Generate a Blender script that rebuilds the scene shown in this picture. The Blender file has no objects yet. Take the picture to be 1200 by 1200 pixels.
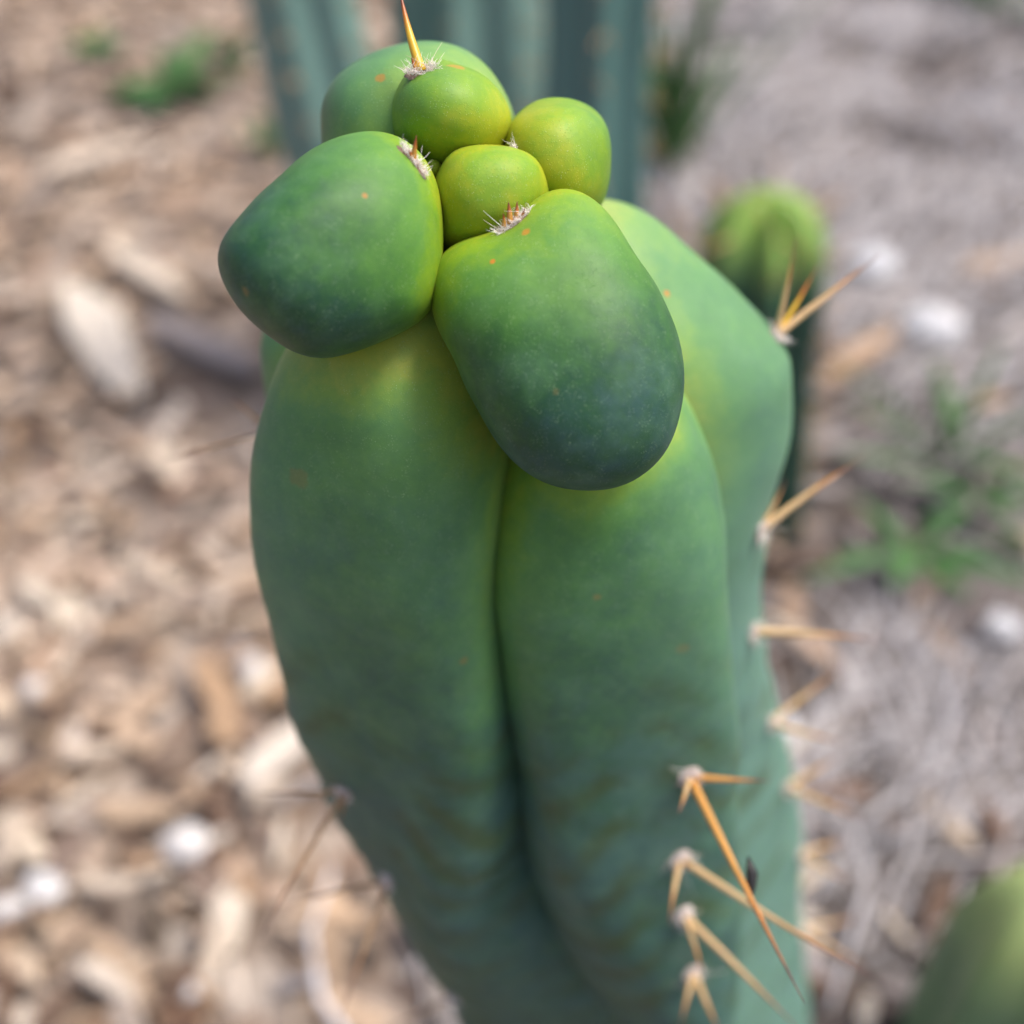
import bpy, math, random
import numpy as np
from mathutils import Vector, Matrix, noise
from mathutils.bvhtree import BVHTree
from mathutils.kdtree import KDTree
random.seed(7); rng = np.random.default_rng(7)
scene = bpy.context.scene
R_ = math.radians

# ------------------------------------------------------------------ camera
H = 0.45; PITCH = R_(38.0); FOV = R_(45.0); FPX = 600 / math.tan(FOV / 2)
CP, SP = math.cos(PITCH), math.sin(PITCH)
cd = bpy.data.cameras.new('camera'); cam = bpy.data.objects.new('camera', cd)
scene.collection.objects.link(cam); scene.camera = cam
cam.location = (0, 0, H); cam.rotation_euler = (math.pi / 2 - PITCH, 0, 0)
cd.sensor_width = 36; cd.angle = FOV; cd.clip_start = 0.005; cd.clip_end = 500
cd.dof.use_dof = True; cd.dof.focus_distance = 0.152; cd.dof.aperture_fstop = cd.lens / 5.0
cd.dof.aperture_blades = 0
scene.render.resolution_x = scene.render.resolution_y = 1024
# ------------------------------------------------------------------ sky, sun, exposure (bright overcast)
SUN_EL, SUN_AZ = R_(64), R_(92)          # azimuth measured from +Y towards +X
world = bpy.data.worlds.new('World'); scene.world = world; world.use_nodes = True
wn = world.node_tree; bg = wn.nodes['Background']
sky = wn.nodes.new('ShaderNodeTexSky'); sky.sky_type = 'NISHITA'; sky.sun_disc = False
sky.sun_elevation = SUN_EL; sky.sun_rotation = SUN_AZ
sky.air_density = 0.7; sky.dust_density = 5.0; sky.ozone_density = 0.6
wn.links.new(sky.outputs[0], bg.inputs[0]); bg.inputs[1].default_value = 0.105
sl = bpy.data.lights.new('sun', 'SUN'); sl.energy = 1.5; sl.angle = R_(20); sl.color = (1, 0.95, 0.88)
so = bpy.data.objects.new('sun', sl); scene.collection.objects.link(so)
sdir = Vector((math.sin(SUN_AZ) * math.cos(SUN_EL), math.cos(SUN_AZ) * math.cos(SUN_EL), math.sin(SUN_EL)))
so.rotation_euler = sdir.to_track_quat('Z', 'Y').to_euler(); so.location = sdir * 5
scene.view_settings.view_transform = 'Standard'; scene.view_settings.look = 'None'
scene.view_settings.exposure = 1.34; scene.view_settings.gamma = 1
scene.render.engine = 'CYCLES'

# ------------------------------------------------------------------ helpers
COL = scene.collection
def ray(px, py):
    X = (px - 600) / FPX; Y = (600 - py) / FPX
    return Vector((X, CP + Y * SP, -SP + Y * CP))
CAM = Vector((0, 0, H))
def P(px, py, d): return CAM + ray(px, py) * d
def G(px, py, z=0.0):
    r = ray(px, py); return CAM + r * ((z - H) / r.z)
def pxof(p):
    q = Vector(p) - CAM; d = q.y * CP - q.z * SP; u = q.y * SP + q.z * CP
    return 600 + q.x / d * FPX, 600 - u / d * FPX

def link(name, me, parent=None, mat=None, smooth=True):
    o = bpy.data.objects.new(name, me); COL.objects.link(o)
    if mat is not None and not me.materials: me.materials.append(mat)
    if smooth and me.polygons: me.polygons.foreach_set('use_smooth', [True] * len(me.polygons))
    if parent is not None:
        o.parent = parent; o.matrix_parent_inverse = parent.matrix_world.inverted()
    return o
def mesh(name, v, f):
    me = bpy.data.meshes.new(name); me.from_pydata([tuple(p) for p in v], [], f); me.update(); return me
def tag(o, label=None, cat=None, group=None, kind=None):
    if label: o['label'] = label
    if cat: o['category'] = cat
    if group: o['group'] = group
    if kind: o['kind'] = kind
    return o
def empty(name, loc=(0, 0, 0)):
    o = bpy.data.objects.new(name, None); COL.objects.link(o); o.location = loc; o.empty_display_size = 0.01
    bpy.context.view_layer.update(); return o
def fattr(me, name, vals):
    a = me.attributes.new(name, 'FLOAT', 'POINT'); a.data.foreach_set('value', np.asarray(vals, dtype=np.float32))
def sstep(a, b, x):
    t = np.clip((x - a) / (b - a), 0, 1); return t * t * (3 - 2 * t)

# ------------------------------------------------------------------ materials
def newmat(name):
    m = bpy.data.materials.new(name); m.use_nodes = True
    nt = m.node_tree; b = nt.nodes['Principled BSDF']; return m, nt, b
def N(nt, typ, **kw):
    n = nt.nodes.new(typ)
    for k, v in kw.items():
        if k.startswith('i_'): n.inputs[k[2:].replace('_', ' ')].default_value = v
        else: setattr(n, k, v)
    return n
def ramp(nt, stops, fac=None, interp='LINEAR'):
    r = N(nt, 'ShaderNodeValToRGB'); cr = r.color_ramp; cr.interpolation = interp
    while len(cr.elements) < len(stops): cr.elements.new(0.5)
    for e, (p, c) in zip(cr.elements, stops): e.position = p; e.color = (*c, 1)
    if fac is not None: nt.links.new(fac, r.inputs[0])
    return r
def mix(nt, fac, a, b, blend='MIX'):
    m = N(nt, 'ShaderNodeMix', data_type='RGBA', blend_type=blend)
    for s, v in ((m.inputs[0], fac), (m.inputs[6], a), (m.inputs[7], b)):
        if isinstance(v, (int, float)): s.default_value = v
        elif isinstance(v, tuple): s.default_value = (*v, 1)
        else: nt.links.new(v, s)
    return m.outputs[2]
def math_(nt, op, a, b=None, clamp=False):
    m = N(nt, 'ShaderNodeMath', operation=op, use_clamp=clamp)
    for i, v in enumerate((a, b)):
        if v is None: continue
        if isinstance(v, (int, float)): m.inputs[i].default_value = v
        else: nt.links.new(v, m.inputs[i])
    return m.outputs[0]

def skin_material():
    m, nt, b = newmat('cactus_skin'); L = nt.links.new
    tc = N(nt, 'ShaderNodeTexCoord'); obj = tc.outputs['Object']
    at = N(nt, 'ShaderNodeAttribute', attribute_name='age')
    def noi(scale, detail=3, rough=0.6, vec=obj):
        n = N(nt, 'ShaderNodeTexNoise'); n.inputs['Scale'].default_value = scale
        n.inputs['Detail'].default_value = detail; n.inputs['Roughness'].default_value = rough
        L(vec, n.inputs['Vector']); return n.outputs[0]
    n1 = noi(90, 2); n2 = noi(420, 3, 0.7)
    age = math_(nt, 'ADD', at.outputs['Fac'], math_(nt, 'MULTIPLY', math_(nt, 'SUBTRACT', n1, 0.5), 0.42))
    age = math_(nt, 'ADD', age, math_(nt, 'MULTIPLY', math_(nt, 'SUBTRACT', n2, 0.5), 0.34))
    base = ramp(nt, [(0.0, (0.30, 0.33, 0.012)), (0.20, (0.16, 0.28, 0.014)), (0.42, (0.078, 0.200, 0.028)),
                     (0.66, (0.038, 0.122, 0.024)), (0.84, (0.017, 0.068, 0.030)), (1.0, (0.026, 0.074, 0.067))], age).outputs[0]  # deep green stop also darkened as painted shade for the lobe bottoms
    # pale powdery bloom, stronger on older tissue, in soft patches
    bl = ramp(nt, [(0.45, (0, 0, 0)), (0.75, (1, 1, 1))], noi(150, 3, 0.65)).outputs[0]
    blf = math_(nt, 'MULTIPLY', bl, math_(nt, 'MULTIPLY', at.outputs['Fac'], 0.30))
    base = mix(nt, blf, base, (0.14, 0.27, 0.16))
    bw = N(nt, 'ShaderNodeAttribute', attribute_name='bloom')
    base = mix(nt, math_(nt, 'MULTIPLY', bw.outputs['Fac'], 0.6), base, (0.165, 0.31, 0.245))
    # olive scar-like folds on the older stem
    wv = N(nt, 'ShaderNodeAttribute', attribute_name='fold')
    fn = math_(nt, 'MULTIPLY', ramp(nt, [(0.40, (0, 0, 0)), (0.62, (1, 1, 1))], noi(60, 3)).outputs[0], wv.outputs['Fac'])
    base = mix(nt, math_(nt, 'MULTIPLY', fn, 0.75), base, (0.050, 0.068, 0.010))
    # fine pale stomata speckle
    vo = N(nt, 'ShaderNodeTexVoronoi'); vo.inputs['Scale'].default_value = 3600; L(obj, vo.inputs['Vector'])
    sp = ramp(nt, [(0.10, (1, 1, 1)), (0.30, (0, 0, 0))], vo.outputs['Distance']).outputs[0]
    spf = math_(nt, 'MULTIPLY', sp, math_(nt, 'MULTIPLY', ramp(nt, [(0.46, (0, 0, 0)), (0.66, (1, 1, 1))], noi(700, 2)).outputs[0], 0.36))
    base = mix(nt, spf, base, (0.50, 0.62, 0.42))
    # sparse rust coloured specks
    vo2 = N(nt, 'ShaderNodeTexVoronoi'); vo2.inputs['Scale'].default_value = 95; L(obj, vo2.inputs['Vector'])
    sc = N(nt, 'ShaderNodeSeparateColor'); L(vo2.outputs['Color'], sc.inputs[0])
    rs = math_(nt, 'MULTIPLY', math_(nt, 'LESS_THAN', sc.outputs[0], 0.07),
               ramp(nt, [(0.03, (1, 1, 1)), (0.10, (0, 0, 0))], math_(nt, 'ADD', vo2.outputs['Distance'], math_(nt, 'MULTIPLY', n2, 0.06))).outputs[0])
    base = mix(nt, math_(nt, 'MULTIPLY', rs, 0.7), base, (0.36, 0.13, 0.02))
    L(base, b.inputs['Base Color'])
    rg = math_(nt, 'ADD', 0.42, math_(nt, 'MULTIPLY', n1, 0.22)); L(rg, b.inputs['Roughness'])
    b.inputs['Specular IOR Level'].default_value = 0.30
    b.inputs['Subsurface Weight'].default_value = 0.22
    b.inputs['Subsurface Radius'].default_value = (0.5, 1.0, 0.25)
    b.inputs['Subsurface Scale'].default_value = 0.0022
    hsum = math_(nt, 'ADD', math_(nt, 'MULTIPLY', sp, 0.25), math_(nt, 'MULTIPLY', n2, 0.35))
    bp = N(nt, 'ShaderNodeBump'); bp.inputs['Strength'].default_value = 0.5; bp.inputs['Distance'].default_value = 0.00035
    L(hsum, bp.inputs['Height']); L(bp.outputs[0], b.inputs['Normal'])
    return m
M = {}
M['skin'] = skin_material()
def spine_material(name, c0, c1, c2):
    m, nt, b = newmat(name); at = N(nt, 'ShaderNodeAttribute', attribute_name='t')
    tc = N(nt, 'ShaderNodeTexCoord'); n = N(nt, 'ShaderNodeTexNoise'); n.inputs['Scale'].default_value = 700
    nt.links.new(tc.outputs['Object'], n.inputs['Vector'])
    f = math_(nt, 'ADD', at.outputs['Fac'], math_(nt, 'MULTIPLY', math_(nt, 'SUBTRACT', n.outputs[0], 0.5), 0.22))
    r = ramp(nt, [(0.0, c0), (0.46, c0), (0.66, c1), (0.90, c2)], f)
    nt.links.new(r.outputs[0], b.inputs['Base Color']); b.inputs['Roughness'].default_value = 0.4
    b.inputs['Subsurface Weight'].default_value = 0.15; b.inputs['Subsurface Scale'].default_value = 0.0006
    return m
M['spine_young'] = spine_material('spine_young', (0.55, 0.34, 0.02), (0.42, 0.13, 0.012), (0.14, 0.03, 0.012))
M['spine_orange'] = spine_material('spine_orange', (0.50, 0.25, 0.06), (0.38, 0.15, 0.035), (0.10, 0.035, 0.03))
M['spine_tan'] = spine_material('spine_tan', (0.50, 0.34, 0.17), (0.40, 0.20, 0.07), (0.13, 0.06, 0.05))
M['spine_brown'] = spine_material('spine_brown', (0.32, 0.20, 0.10), (0.22, 0.11, 0.05), (0.07, 0.04, 0.035))
M['spine_red'] = spine_material('spine_red', (0.40, 0.20, 0.03), (0.30, 0.08, 0.012), (0.13, 0.03, 0.01))
m, nt, b = newmat('areole_felt'); M['felt'] = m
tc = N(nt, 'ShaderNodeTexCoord'); n = N(nt, 'ShaderNodeTexNoise'); n.inputs['Scale'].default_value = 900; n.inputs['Detail'].default_value = 5
nt.links.new(tc.outputs['Object'], n.inputs['Vector'])
r = ramp(nt, [(0.3, (0.08, 0.04, 0.03)), (0.55, (0.28, 0.19, 0.15)), (0.8, (0.62, 0.54, 0.50))], n.outputs[0]); nt.links.new(r.outputs[0], b.inputs['Base Color'])
b.inputs['Roughness'].default_value = 1
bp = N(nt, 'ShaderNodeBump'); bp.inputs['Distance'].default_value = 0.0004; nt.links.new(n.outputs[0], bp.inputs['Height']); nt.links.new(bp.outputs[0], b.inputs['Normal'])
M['felt_old'] = m.copy(); M['felt_old'].name = 'areole_felt_old'
for e_, c_ in zip([n_ for n_ in M['felt_old'].node_tree.nodes if n_.type == 'VALTORGB'][0].color_ramp.elements, ((0.22, 0.16, 0.14), (0.46, 0.40, 0.37), (0.66, 0.62, 0.60))): e_.color = (*c_, 1)
m, nt, b = newmat('areole_wool'); M['wool'] = m
gi = N(nt, 'ShaderNodeNewGeometry'); r = ramp(nt, [(0, (0.86, 0.83, 0.80)), (0.6, (0.80, 0.74, 0.70)), (1, (0.60, 0.42, 0.34))], gi.outputs['Random Per Island'])
nt.links.new(r.outputs[0], b.inputs['Base Color']); b.inputs['Roughness'].default_value = 0.8

def piece_material(name, cols, island, rough=0.85, grain=240, stretch=None):
    m, nt, b = newmat(name)
    src = N(nt, 'ShaderNodeNewGeometry').outputs['Random Per Island'] if island else N(nt, 'ShaderNodeObjectInfo').outputs['Random']
    k = len(cols); r = ramp(nt, [(i / (k - 1), c) for i, c in enumerate(cols)], src)
    tc = N(nt, 'ShaderNodeTexCoord'); n = N(nt, 'ShaderNodeTexNoise'); n.inputs['Scale'].default_value = grain; n.inputs['Detail'].default_value = 4
    if stretch:
        mp = N(nt, 'ShaderNodeMapping'); mp.inputs['Scale'].default_value = stretch
        nt.links.new(tc.outputs['Object'], mp.inputs[0]); nt.links.new(mp.outputs[0], n.inputs['Vector'])
    else: nt.links.new(tc.outputs['Object'], n.inputs['Vector'])
    d = ramp(nt, [(0.3, (0.55, 0.5, 0.46)), (0.7, (1.12, 1.1, 1.08))], n.outputs[0])
    c = mix(nt, 1.0, r.outputs[0], d.outputs[0], 'MULTIPLY'); nt.links.new(c, b.inputs['Base Color'])
    b.inputs['Roughness'].default_value = rough; b.inputs['Specular IOR Level'].default_value = 0.3
    bp = N(nt, 'ShaderNodeBump'); bp.inputs['Distance'].default_value = 0.001; bp.inputs['Strength'].default_value = 0.6
    nt.links.new(n.outputs[0], bp.inputs['Height']); nt.links.new(bp.outputs[0], b.inputs['Normal'])
    return m
WARM = [(0.46, 0.355, 0.265), (0.13, 0.09, 0.068), (0.62, 0.52, 0.43), (0.30, 0.20, 0.14), (0.68, 0.61, 0.54), (0.16, 0.12, 0.10), (0.52, 0.39, 0.275), (0.04, 0.03, 0.024), (0.58, 0.48, 0.38), (0.22, 0.165, 0.13)]
GREY = [(0.21, 0.19, 0.19), (0.06, 0.052, 0.05), (0.31, 0.30, 0.31), (0.13, 0.10, 0.085), (0.25, 0.245, 0.26), (0.17, 0.14, 0.12), (0.04, 0.034, 0.03)]
M['mulch_warm'] = piece_material('mulch_warm', WARM, True)
M['mulch_grey'] = piece_material('mulch_grey', GREY, True)
M['straw'] = piece_material('straw', [(0.52, 0.52, 0.56), (0.35, 0.345, 0.36), (0.66, 0.67, 0.72), (0.42, 0.39, 0.38), (0.18, 0.165, 0.165), (0.57, 0.58, 0.64)], True, 0.7, 150)
M['chip_pale'] = piece_material('chip_pale', [(0.68, 0.58, 0.46), (0.72, 0.67, 0.59), (0.62, 0.50, 0.38), (0.66, 0.61, 0.55)], False, 0.8, 60, (1, 6, 6))
M['chip_tan'] = piece_material('chip_tan', [(0.46, 0.33, 0.22), (0.40, 0.27, 0.17), (0.48, 0.37, 0.27), (0.36, 0.25, 0.18)], False, 0.8, 60, (1, 6, 6))
M['chip_dark'] = piece_material('chip_dark', [(0.17, 0.10, 0.065), (0.22, 0.14, 0.10), (0.12, 0.08, 0.06), (0.26, 0.20, 0.17)], False, 0.9, 60, (1, 6, 6))
M['chip_grey'] = piece_material('chip_grey', [(0.36, 0.33, 0.33), (0.28, 0.25, 0.25), (0.42, 0.40, 0.41), (0.32, 0.27, 0.25)], False, 0.9, 60, (1, 6, 6))
M['pebble'] = piece_material('pebble', [(0.62, 0.62, 0.63), (0.55, 0.56, 0.58), (0.64, 0.63, 0.61)], False, 0.7, 120)
M['stone'] = piece_material('stone', [(0.56, 0.59, 0.64), (0.52, 0.56, 0.62), (0.60, 0.61, 0.64)], False, 0.7, 120)
M['leaf'] = piece_material('leaf', [(0.04, 0.12, 0.03), (0.055, 0.15, 0.035), (0.03, 0.095, 0.03)], False, 0.5, 200)
M['black'] = piece_material('black', [(0.015, 0.015, 0.02), (0.02, 0.02, 0.02)], False, 0.5)
def column_material(name, crown, body, dark):
    m, nt, b = newmat(name); at = N(nt, 'ShaderNodeAttribute', attribute_name='age')
    tc = N(nt, 'ShaderNodeTexCoord'); n = N(nt, 'ShaderNodeTexNoise'); n.inputs['Scale'].default_value = 40; n.inputs['Detail'].default_value = 4
    nt.links.new(tc.outputs['Object'], n.inputs['Vector'])
    r = ramp(nt, [(0, crown), (0.35, crown), (0.75, body), (1, dark)], math_(nt, 'ADD', at.outputs['Fac'], math_(nt, 'MULTIPLY', math_(nt, 'SUBTRACT', n.outputs[0], 0.5), 0.25)))
    nt.links.new(r.outputs[0], b.inputs['Base Color']); b.inputs['Roughness'].default_value = 0.5
    b.inputs['Subsurface Weight'].default_value = 0.1; b.inputs['Subsurface Scale'].default_value = 0.002
    return m
M['col_teal'] = column_material('column_teal', (0.16, 0.30, 0.12), (0.17, 0.29, 0.25), (0.14, 0.25, 0.22))
M['col_deep'] = column_material('column_deep', (0.16, 0.30, 0.12), (0.09, 0.19, 0.17), (0.08, 0.17, 0.155))
M['col_dark'] = column_material('column_dark', (0.22, 0.36, 0.07), (0.03, 0.095, 0.05), (0.022, 0.07, 0.045))
M['col_low'] = column_material('column_low', (0.27, 0.34, 0.12), (0.20, 0.29, 0.12), (0.13, 0.21, 0.10))

# ------------------------------------------------------------------ ground
def ground_material():
    m, nt, b = newmat('mulch_ground'); L = nt.links.new
    tc = N(nt, 'ShaderNodeTexCoord'); obj = tc.outputs['Object']
    vo = N(nt, 'ShaderNodeTexVoronoi'); vo.inputs['Scale'].default_value = 55; L(obj, vo.inputs['Vector'])
    sc = N(nt, 'ShaderNodeSeparateColor'); L(vo.outputs['Color'], sc.inputs[0])
    w = ramp(nt, [(i / 6, c) for i, c in enumerate(WARM[:7])], sc.outputs[0]).outputs[0]
    g = ramp(nt, [(i / 6, c) for i, c in enumerate(GREY)], sc.outputs[0]).outputs[0]
    sx = N(nt, 'ShaderNodeSeparateXYZ'); L(obj, sx.inputs[0])
    n = N(nt, 'ShaderNodeTexNoise'); n.inputs['Scale'].default_value = 3; L(obj, n.inputs['Vector'])
    f = ramp(nt, [(0.45, (0, 0, 0)), (0.55, (1, 1, 1))], math_(nt, 'ADD', math_(nt, 'MULTIPLY', sx.outputs[0], 1.0), n.outputs[0])).outputs[0]
    c = mix(nt, f, w, g)
    c = mix(nt, 0.6, c, (0.06, 0.042, 0.034)); L(c, b.inputs['Base Color']); b.inputs['Roughness'].default_value = 0.95
    bp = N(nt, 'ShaderNodeBump'); bp.inputs['Distance'].default_value = 0.008; L(sc.outputs[1], bp.inputs['Height']); L(bp.outputs[0], b.inputs['Normal'])
    return m
v = []; f = []
ringsr = [0, 0.3, 0.8, 1.6, 3, 6, 12, 25, 60, 150]
v.append((0, 0.6, 0))
for r in ringsr[1:]:
    for k in range(48): v.append((r * math.cos(k * math.tau / 48), 0.6 + r * math.sin(k * math.tau / 48), -0.0015 * 0))
for k in range(48): f.append((0, 1 + k, 1 + (k + 1) % 48))
for i in range(len(ringsr) - 2):
    for k in range(48):
        a = 1 + i * 48; f.append((a + k, a + 48 + k, a + 48 + (k + 1) % 48, a + (k + 1) % 48))
tag(link('ground', mesh('ground', v, f), None, ground_material()), 'bare soil under the wood chip mulch and dry thatch', 'ground', kind='structure')

# ------------------------------------------------------------------ the lobed cactus
cactus = empty('lobed_cactus', (0.065, 0.167, 0))
tag(cactus, 'fat lobed green cactus with swollen knobs crowding its crown and smooth ribs below', 'cactus')
parts = []     # (object, verts array, kind)
def axis(z):
    x = np.interp(z, [0, .14, .20, .26, .33, .40], [.065, .039, .027, .013, .004, .000]); return x, 0.167
def pchip(xs, ys, q):
    xs = np.array(xs, float); ys = np.array(ys, float); h = np.diff(xs); dl = np.diff(ys) / h
    d = np.zeros(len(xs)); d[0], d[-1] = dl[0], dl[-1]
    for i in range(1, len(xs) - 1):
        if dl[i - 1] * dl[i] > 0:
            w1 = 2 * h[i] + h[i - 1]; w2 = h[i] + 2 * h[i - 1]; d[i] = (w1 + w2) / (w1 / dl[i - 1] + w2 / dl[i])
    k = np.clip(np.searchsorted(xs, q) - 1, 0, len(h) - 1); t = (q - xs[k]) / h[k]
    return ys[k] * (1 + 2 * t) * (1 - t) ** 2 + h[k] * d[k] * t * (1 - t) ** 2 + ys[k + 1] * t * t * (3 - 2 * t) + h[k] * d[k + 1] * t * t * (t - 1)
def rib(st, ztop, wob=0.0006, seed=0, lips=()):
    st = sorted([tuple(q_) + (0,) * (7 - len(q_)) for q_ in st]); zs = [s[0] for s in st]
    zb = zs[0]
    q = np.concatenate([np.linspace(zb, 0.14, 20, endpoint=False), np.linspace(0.14, ztop - 0.012, 110, endpoint=False), ztop - 0.012 * (1 - np.sin(np.linspace(0, math.pi / 2, 26)))])
    q = np.clip(q, zs[0], zs[-1])
    az, R, w, uc, n, rot = [pchip(zs, [s[i] for s in st], q) for i in range(1, 7)]
    K = 96; verts = []; ridge = []
    for i, z in enumerate(q):
        cx, cy = axis(z); cx += uc[i] * math.cos(R_(az[i])); cy += uc[i] * math.sin(R_(az[i])); ca, sa = math.cos(R_(az[i] + rot[i])), math.sin(R_(az[i] + rot[i]))
        for k in range(K):
            al = k * math.tau / K; c, s = math.cos(al), math.sin(al)
            c2 = math.copysign(abs(c) ** (2 / n[i]), c); s2 = math.copysign(abs(s) ** (2 / n[i]), s)
            u = c2 * (R[i] - uc[i]) * (1 if c > 0 else 0.9); vv = s2 * w[i]
            p = Vector((cx + u * ca - vv * sa, cy + u * sa + vv * ca, z))
            nz = noise.noise(p * 45 + Vector((seed * 7.3, 0, 0))) + 0.4 * noise.noise(p * 120)
            o = Vector((c2 * ca - s2 * sa, c2 * sa + s2 * ca, 0)) * wob * nz
            fs = max(0, 1 - abs(z - .255) / .06)
            p = p + o * (1 + fs) + Vector((c2 * ca - s2 * sa, c2 * sa + s2 * ca, 0)) * .00026 * fs * min(1, abs(s2) * 3) * (.6 + noise.noise(p * 70)) * math.sin((z + abs(s2) * .018) * 560 + 4 * noise.noise(p * 45))
            for c0, ax0, la0, lb0, am in lips:
                dq = p - c0; ta = dq.dot(ax0); tb = (dq - ax0 * ta).length
                if tb < lb0 * 3: p = p + Vector((ca, sa, .4)) * am * math.exp(-(ta / la0) ** 2 - (tb / lb0) ** 2)
            verts.append(p); ridge.append(abs(s2))
    nr = len(q); fc = []
    for i in range(nr - 1):
        for k in range(K): a = i * K; fc.append((a + k, a + (k + 1) % K, a + K + (k + 1) % K, a + K + k))
    fc.append(tuple(range((nr - 1) * K, nr * K)))
    me = mesh('rib', verts, fc); o = link('rib', me, cactus, M['skin'])
    parts.append((o, np.array([tuple(x) for x in verts]), 'rib', np.array(ridge)))
    return o
# stations: height, azimuth, outer radius, half width, centre radius, roundness
ribL = [(0, 200, .0445, .022, 0, 1.15), (.14, 200, .0445, .022, 0, 1.15), (.185, 202, .0450, .0220, .002, 1.4), (.22, 206, .0470, .0208, .012, 2.2, 2), (.248, 210, .0482, .0202, .0228, 3.3, 9),
        (.273, 215.5, .0480, .0195, .0288, 4.2, 18), (.295, 220, .0484, .0196, .0300, 4.4, 23), (.315, 223, .0486, .0192, .0299, 4.2, 24), (.332, 224.5, .0488, .0187, .0299, 3.8, 24),
        (.347, 226, .0480, .0179, .0295, 3.1, 22), (.360, 228, .0448, .0158, .0275, 2.5, 16), (.369, 231, .0400, .0125, .0250, 2.1, 8), (.3755, 232, .033, .0075, .023, 2), (.378, 233, .026, .0015, .022, 2)]
ribR = [(0, 290, .0445, .022, 0, 1.15), (.2, 292, .0445, .022, 0, 1.2), (.225, 292, .0445, .0210, .005, 1.9), (.25, 291.5, .0438, .0200, .014, 2.8, -2), (.275, 291, .0424, .0193, .0205, 3.8, -6), (.295, 292.5, .0416, .0189, .0228, 4.2, -13),
        (.310, 293, .0413, .0187, .0235, 4.2, -16), (.322, 293.5, .0410, .0185, .0236, 4.0, -17), (.335, 294, .0402, .0178, .0235, 3.4, -17), (.346, 296, .0380, .0158, .0230, 2.6, -14),
        (.356, 299, .0340, .0108, .0222, 2, -6), (.362, 300, .029, .0055, .022, 2), (.364, 300, .025, .0015, .022, 2)]
ribQ = [(0, 20, .0435, .022, 0, 1.15), (.18, 18, .0435, .022, 0, 1.15), (.22, 16, .0455, .022, 0, 1.2), (.26, 12, .043, .020, .008, 1.35), (.28, 10, .0400, .018, .015, 1.6),
        (.300, 8, .0380, .017, .018, 1.9), (.318, 6, .0390, .018, .0185, 2.0), (.336, 5, .0420, .0185, .0175, 2.0), (.347, 5, .0415, .0180, .0165, 2.0), (.357, 7, .0345, .0170, .014, 2.0), (.366, 12, .0255, .0130, .011, 2),
        (.372, 15, .0185, .0075, .009, 2), (.3745, 15, .0125, .0015, .009, 2)]
ribK = [(0, 110, .0445, .022, 0, 1.15), (.2, 110, .0445, .022, 0, 1.15), (.26, 105, .042, .020, .008, 1.4), (.30, 100, .041, .019, .02, 1.9), (.335, 98, .041, .019, .02, 2.1), (.348, 98, .034, .015, .018, 2), (.356, 98, .027, .008, .018, 2), (.359, 98, .02, .0015, .018, 2)]
ribH = [(.02, 165, .030, .012, 0, 1.3), (.22, 165, .034, .015, .008, 1.5), (.29, 168, .036, .015, .016, 1.9), (.318, 172, .0395, .015, .020, 2.1), (.340, 176, .0428, .015, .022, 2.1), (.352, 178, .0418, .013, .022, 2), (.362, 176, .033, .009, .021, 2), (.366, 176, .025, .0015, .021, 2)]
LIPS = {1: [(P(668, 592, .165), Vector((.85, .1, -.45)).normalized(), .005, .0014, .0011)], 0: [(P(470, 470, .156), Vector((.3, 0, -.95)).normalized(), .012, .006, .0012)]}
for i, s in enumerate((ribL, ribR, ribQ, ribK, ribH)): rib(s, s[-1][0], seed=i, lips=LIPS.get(i, ()))

def lobe(name, cx, cy, d, outline, tf, tb, tilt=(0, 0), n=2.4, seed=0, wob=0.0008):
    an = np.array([math.atan2(cy - y, x - cx) % math.tau for x, y in outline]); rr = np.array([math.hypot(cx - x, cy - y) for x, y in outline]) * d / FPX
    o = np.argsort(an); an = an[o]; rr = rr[o]
    A = np.concatenate([an - math.tau, an, an + math.tau]); RR = np.concatenate([rr] * 3)
    KK, T = 128, 80
    ph = np.arange(KK) * math.tau / KK; Rp = pchip(A, RR, ph)
    F = np.fft.rfft(Rp); F[14:] = 0; F[4:14] *= np.linspace(1, .35, 10); Rs = np.fft.irfft(F, KK)
    F2 = F.copy(); F2[1] = 0; F2[3:] = 0; Re = np.fft.irfft(F2, KK)
    dirv = ray(cx, cy); c = P(cx, cy, d); fw = dirv.normalized(); rt = Vector((1, 0, 0)); rt = (rt - fw * rt.dot(fw)).normalized(); up = rt.cross(fw)
    verts = []
    for i in range(1, T):
        th = math.pi * i / T; s, k = math.sin(th), math.cos(th); q = (abs(s) ** n + abs(k) ** n) ** (1 / n); s /= q; k /= q
        t = k * (tf if k > 0 else tb); bl = min(1, s * s)
        for j in range(KK):
            r = (Re[j] * (1 - bl) + Rs[j] * bl) * s; u, w = r * math.cos(ph[j]), r * math.sin(ph[j])
            p = c + rt * u + up * w - fw * (t + tilt[0] * u + tilt[1] * w)
            nn = (p - c).normalized(); p += nn * wob * (noise.noise(p * (55 if rr.mean() > .009 else 130) + Vector((seed * 3.1, 0, 0))) + .3 * noise.noise(p * 130))
            verts.append(p)
    nb = len(verts); k0 = sum(verts[:KK], Vector()) / KK - fw * tf * .0004; k1 = sum(verts[-KK:], Vector()) / KK + fw * tb * .0004; verts += [k0, k1]; fc = []
    for i in range(T - 2):
        for j in range(KK): a = i * KK; fc.append((a + j, a + KK + j, a + KK + (j + 1) % KK, a + (j + 1) % KK))
    for j in range(KK): fc.append((nb, j, (j + 1) % KK)); a = (T - 2) * KK; fc.append((nb + 1, a + (j + 1) % KK, a + j))
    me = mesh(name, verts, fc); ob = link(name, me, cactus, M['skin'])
    parts.append((ob, np.array([tuple(x) for x in verts]), 'lobe', None)); return ob
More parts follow.
